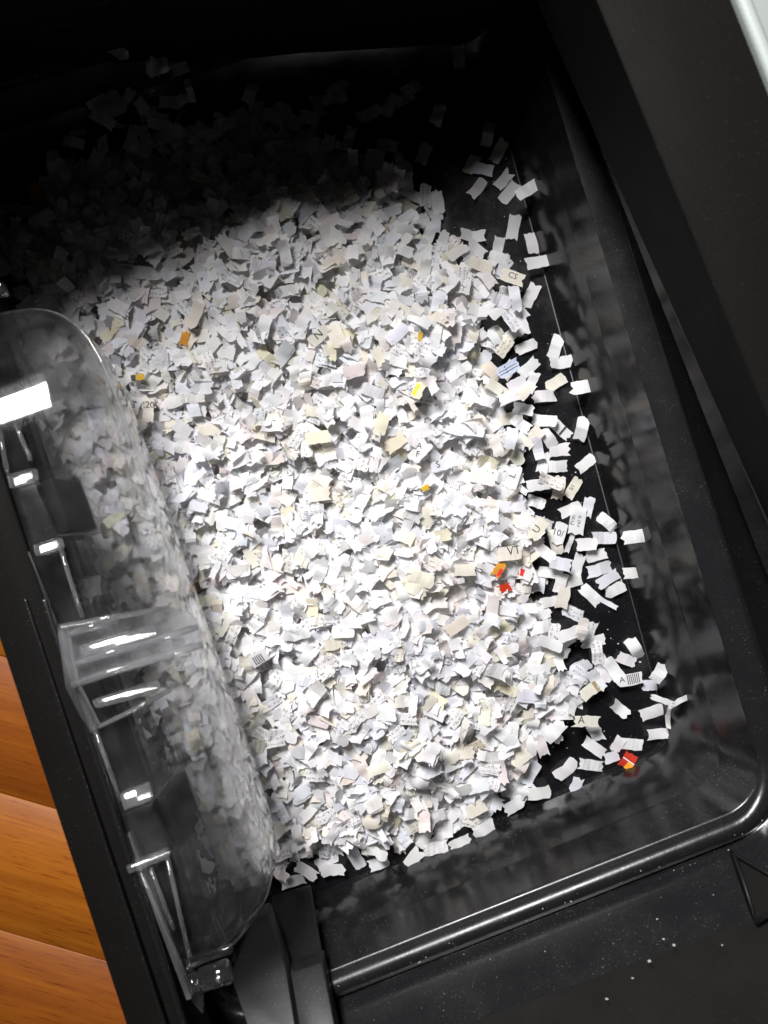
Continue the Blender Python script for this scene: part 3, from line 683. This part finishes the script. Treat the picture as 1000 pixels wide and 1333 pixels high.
name_near(dims, 190, ('nearest', 'second nearest', 'third nearest'), lambda c, k, nm, t: f'dim {tone(c)} chip in deep shade, {k} {nm} {t}')
for nm, kf in (('topmost', lambda c: c.py), ('rightmost', lambda c: -c.px)):
    best = min([c for c in dims if not c.label], key=kf)
    if best is min(dims, key=kf): best.label = f'dim white paper chip, {nm} of those in the shade at the top'
for c in dims:
    if not c.label:
        reg = 'left' if c.px < 200 else 'middle' if c.px < 420 else 'right'
        c.label = f'dim white paper chip in the deep shade at the top {reg} of the bin'; c.group = f'paper chips in the shade, {reg}'
tops = [c for c in CHIPS if getattr(c, 'top', False)]
name_near(tops, 48, ('nearest',), lambda c, k, nm, t: f'{names[c.kind]} large heap chip just {nm} {t}')
for c in tops:
    if not c.label:
        z = 'upper' if c.py < 560 else 'middle' if c.py < 830 else 'lower'
        z2 = 'left' if c.px < 380 + (c.py - 560) * 0.2 else 'right'
        c.label = f'{names[c.kind]} paper chip on top of the {z} {z2} heap'; c.group = f'{names[c.kind]} chips on top of the {z} {z2} heap'

# ------------------------------------------------------------------ the single chips as objects
def text_mesh(body, size, rotdeg):
    cu = bpy.data.curves.new('printed_text', 'FONT'); cu.body = body; cu.size = size; cu.align_x = 'CENTER'; cu.align_y = 'CENTER'; cu.resolution_u = 2
    o = bpy.data.objects.new('printed_text', cu); C.objects.link(o)
    dg = bpy.context.evaluated_depsgraph_get(); me = bpy.data.meshes.new_from_object(o.evaluated_get(dg))
    bpy.data.objects.remove(o); bpy.data.curves.remove(cu)
    me.name = 'printed_text'; me.transform(Matrix.Rotation(R(rotdeg), 4, 'Z')); me.materials.clear(); return me
for c in CHIPS:
    if c.idx not in chosen: continue
    lv, fs = chip_local(c)
    me = bpy.data.meshes.new('paper_chip'); me.from_pydata((lv * MM).tolist(), [], fs); me.update()
    me.polygons.foreach_set('use_smooth', [not c.flat] * len(fs))
    paint(me, np.tile(c.tint, (len(lv), 1)), np.stack([lv[:, 0], lv[:, 1], np.full(len(lv), c.ink)], 1)); me.materials.append(M_PAPER)
    o = bpy.data.objects.new('paper_chip', me); C.objects.link(o)
    M4 = Matrix([list(c.R[i]) + [c.loc[i] * MM] for i in range(3)] + [[0, 0, 0, 1]]); o.matrix_world = M4
    o['label'] = c.label; o['category'] = 'paper chip'
    if c.group: o['group'] = c.group
    elif c.loose: o['group'] = 'loose paper chips beside the heap'
    else: o['group'] = 'printed or coloured paper chips'
    top = (c.sheets - 1) * 0.35
    if c.text:
        body, size, du, rd = c.text
        tm = text_mesh(body, size * 1.4, rd)
        bt = bmesh.new(); bt.from_mesh(tm)                   # the shredder cut through the words: nothing beyond the chip
        for vx in bt.verts: vx.co.x += du; vx.co.y += 0.12 * c.W
        for no, lim in (((1, 0, 0), c.L * 0.45), ((-1, 0, 0), c.L * 0.45), ((0, 1, 0), c.W * 0.47), ((0, -1, 0), c.W * 0.47)):
            bmesh.ops.bisect_plane(bt, geom=bt.verts[:] + bt.edges[:] + bt.faces[:], plane_co=Vector(no) * lim, plane_no=no, clear_outer=True)
        bmesh.ops.triangulate(bt, faces=bt.faces[:]); bt.to_mesh(tm); bt.free()
        for vx in tm.vertices:
            u, v_ = vx.co.x, vx.co.y
            vx.co = (u * MM, v_ * MM, (float(zshape(c, u, v_)) + 0.10 + top) * MM)
        tm.materials.append(M_INK)
        to = bpy.data.objects.new('printed_text', tm); C.objects.link(to); to.parent = o
    for (u0, u1, v0, v1, bm_) in c.bands:
        us = np.linspace(u0, u1, 5) * c.L; ws = np.linspace(v0, v1, 4) * c.W
        vv = [(u * MM, x * MM, (float(zshape(c, u, x)) + 0.09 + top) * MM) for u in us for x in ws]
        ff = [(i * 4 + j, (i + 1) * 4 + j, (i + 1) * 4 + j + 1, i * 4 + j + 1) for i in range(4) for j in range(3)]
        obj('printed_bar', vv, ff, bm_, o)
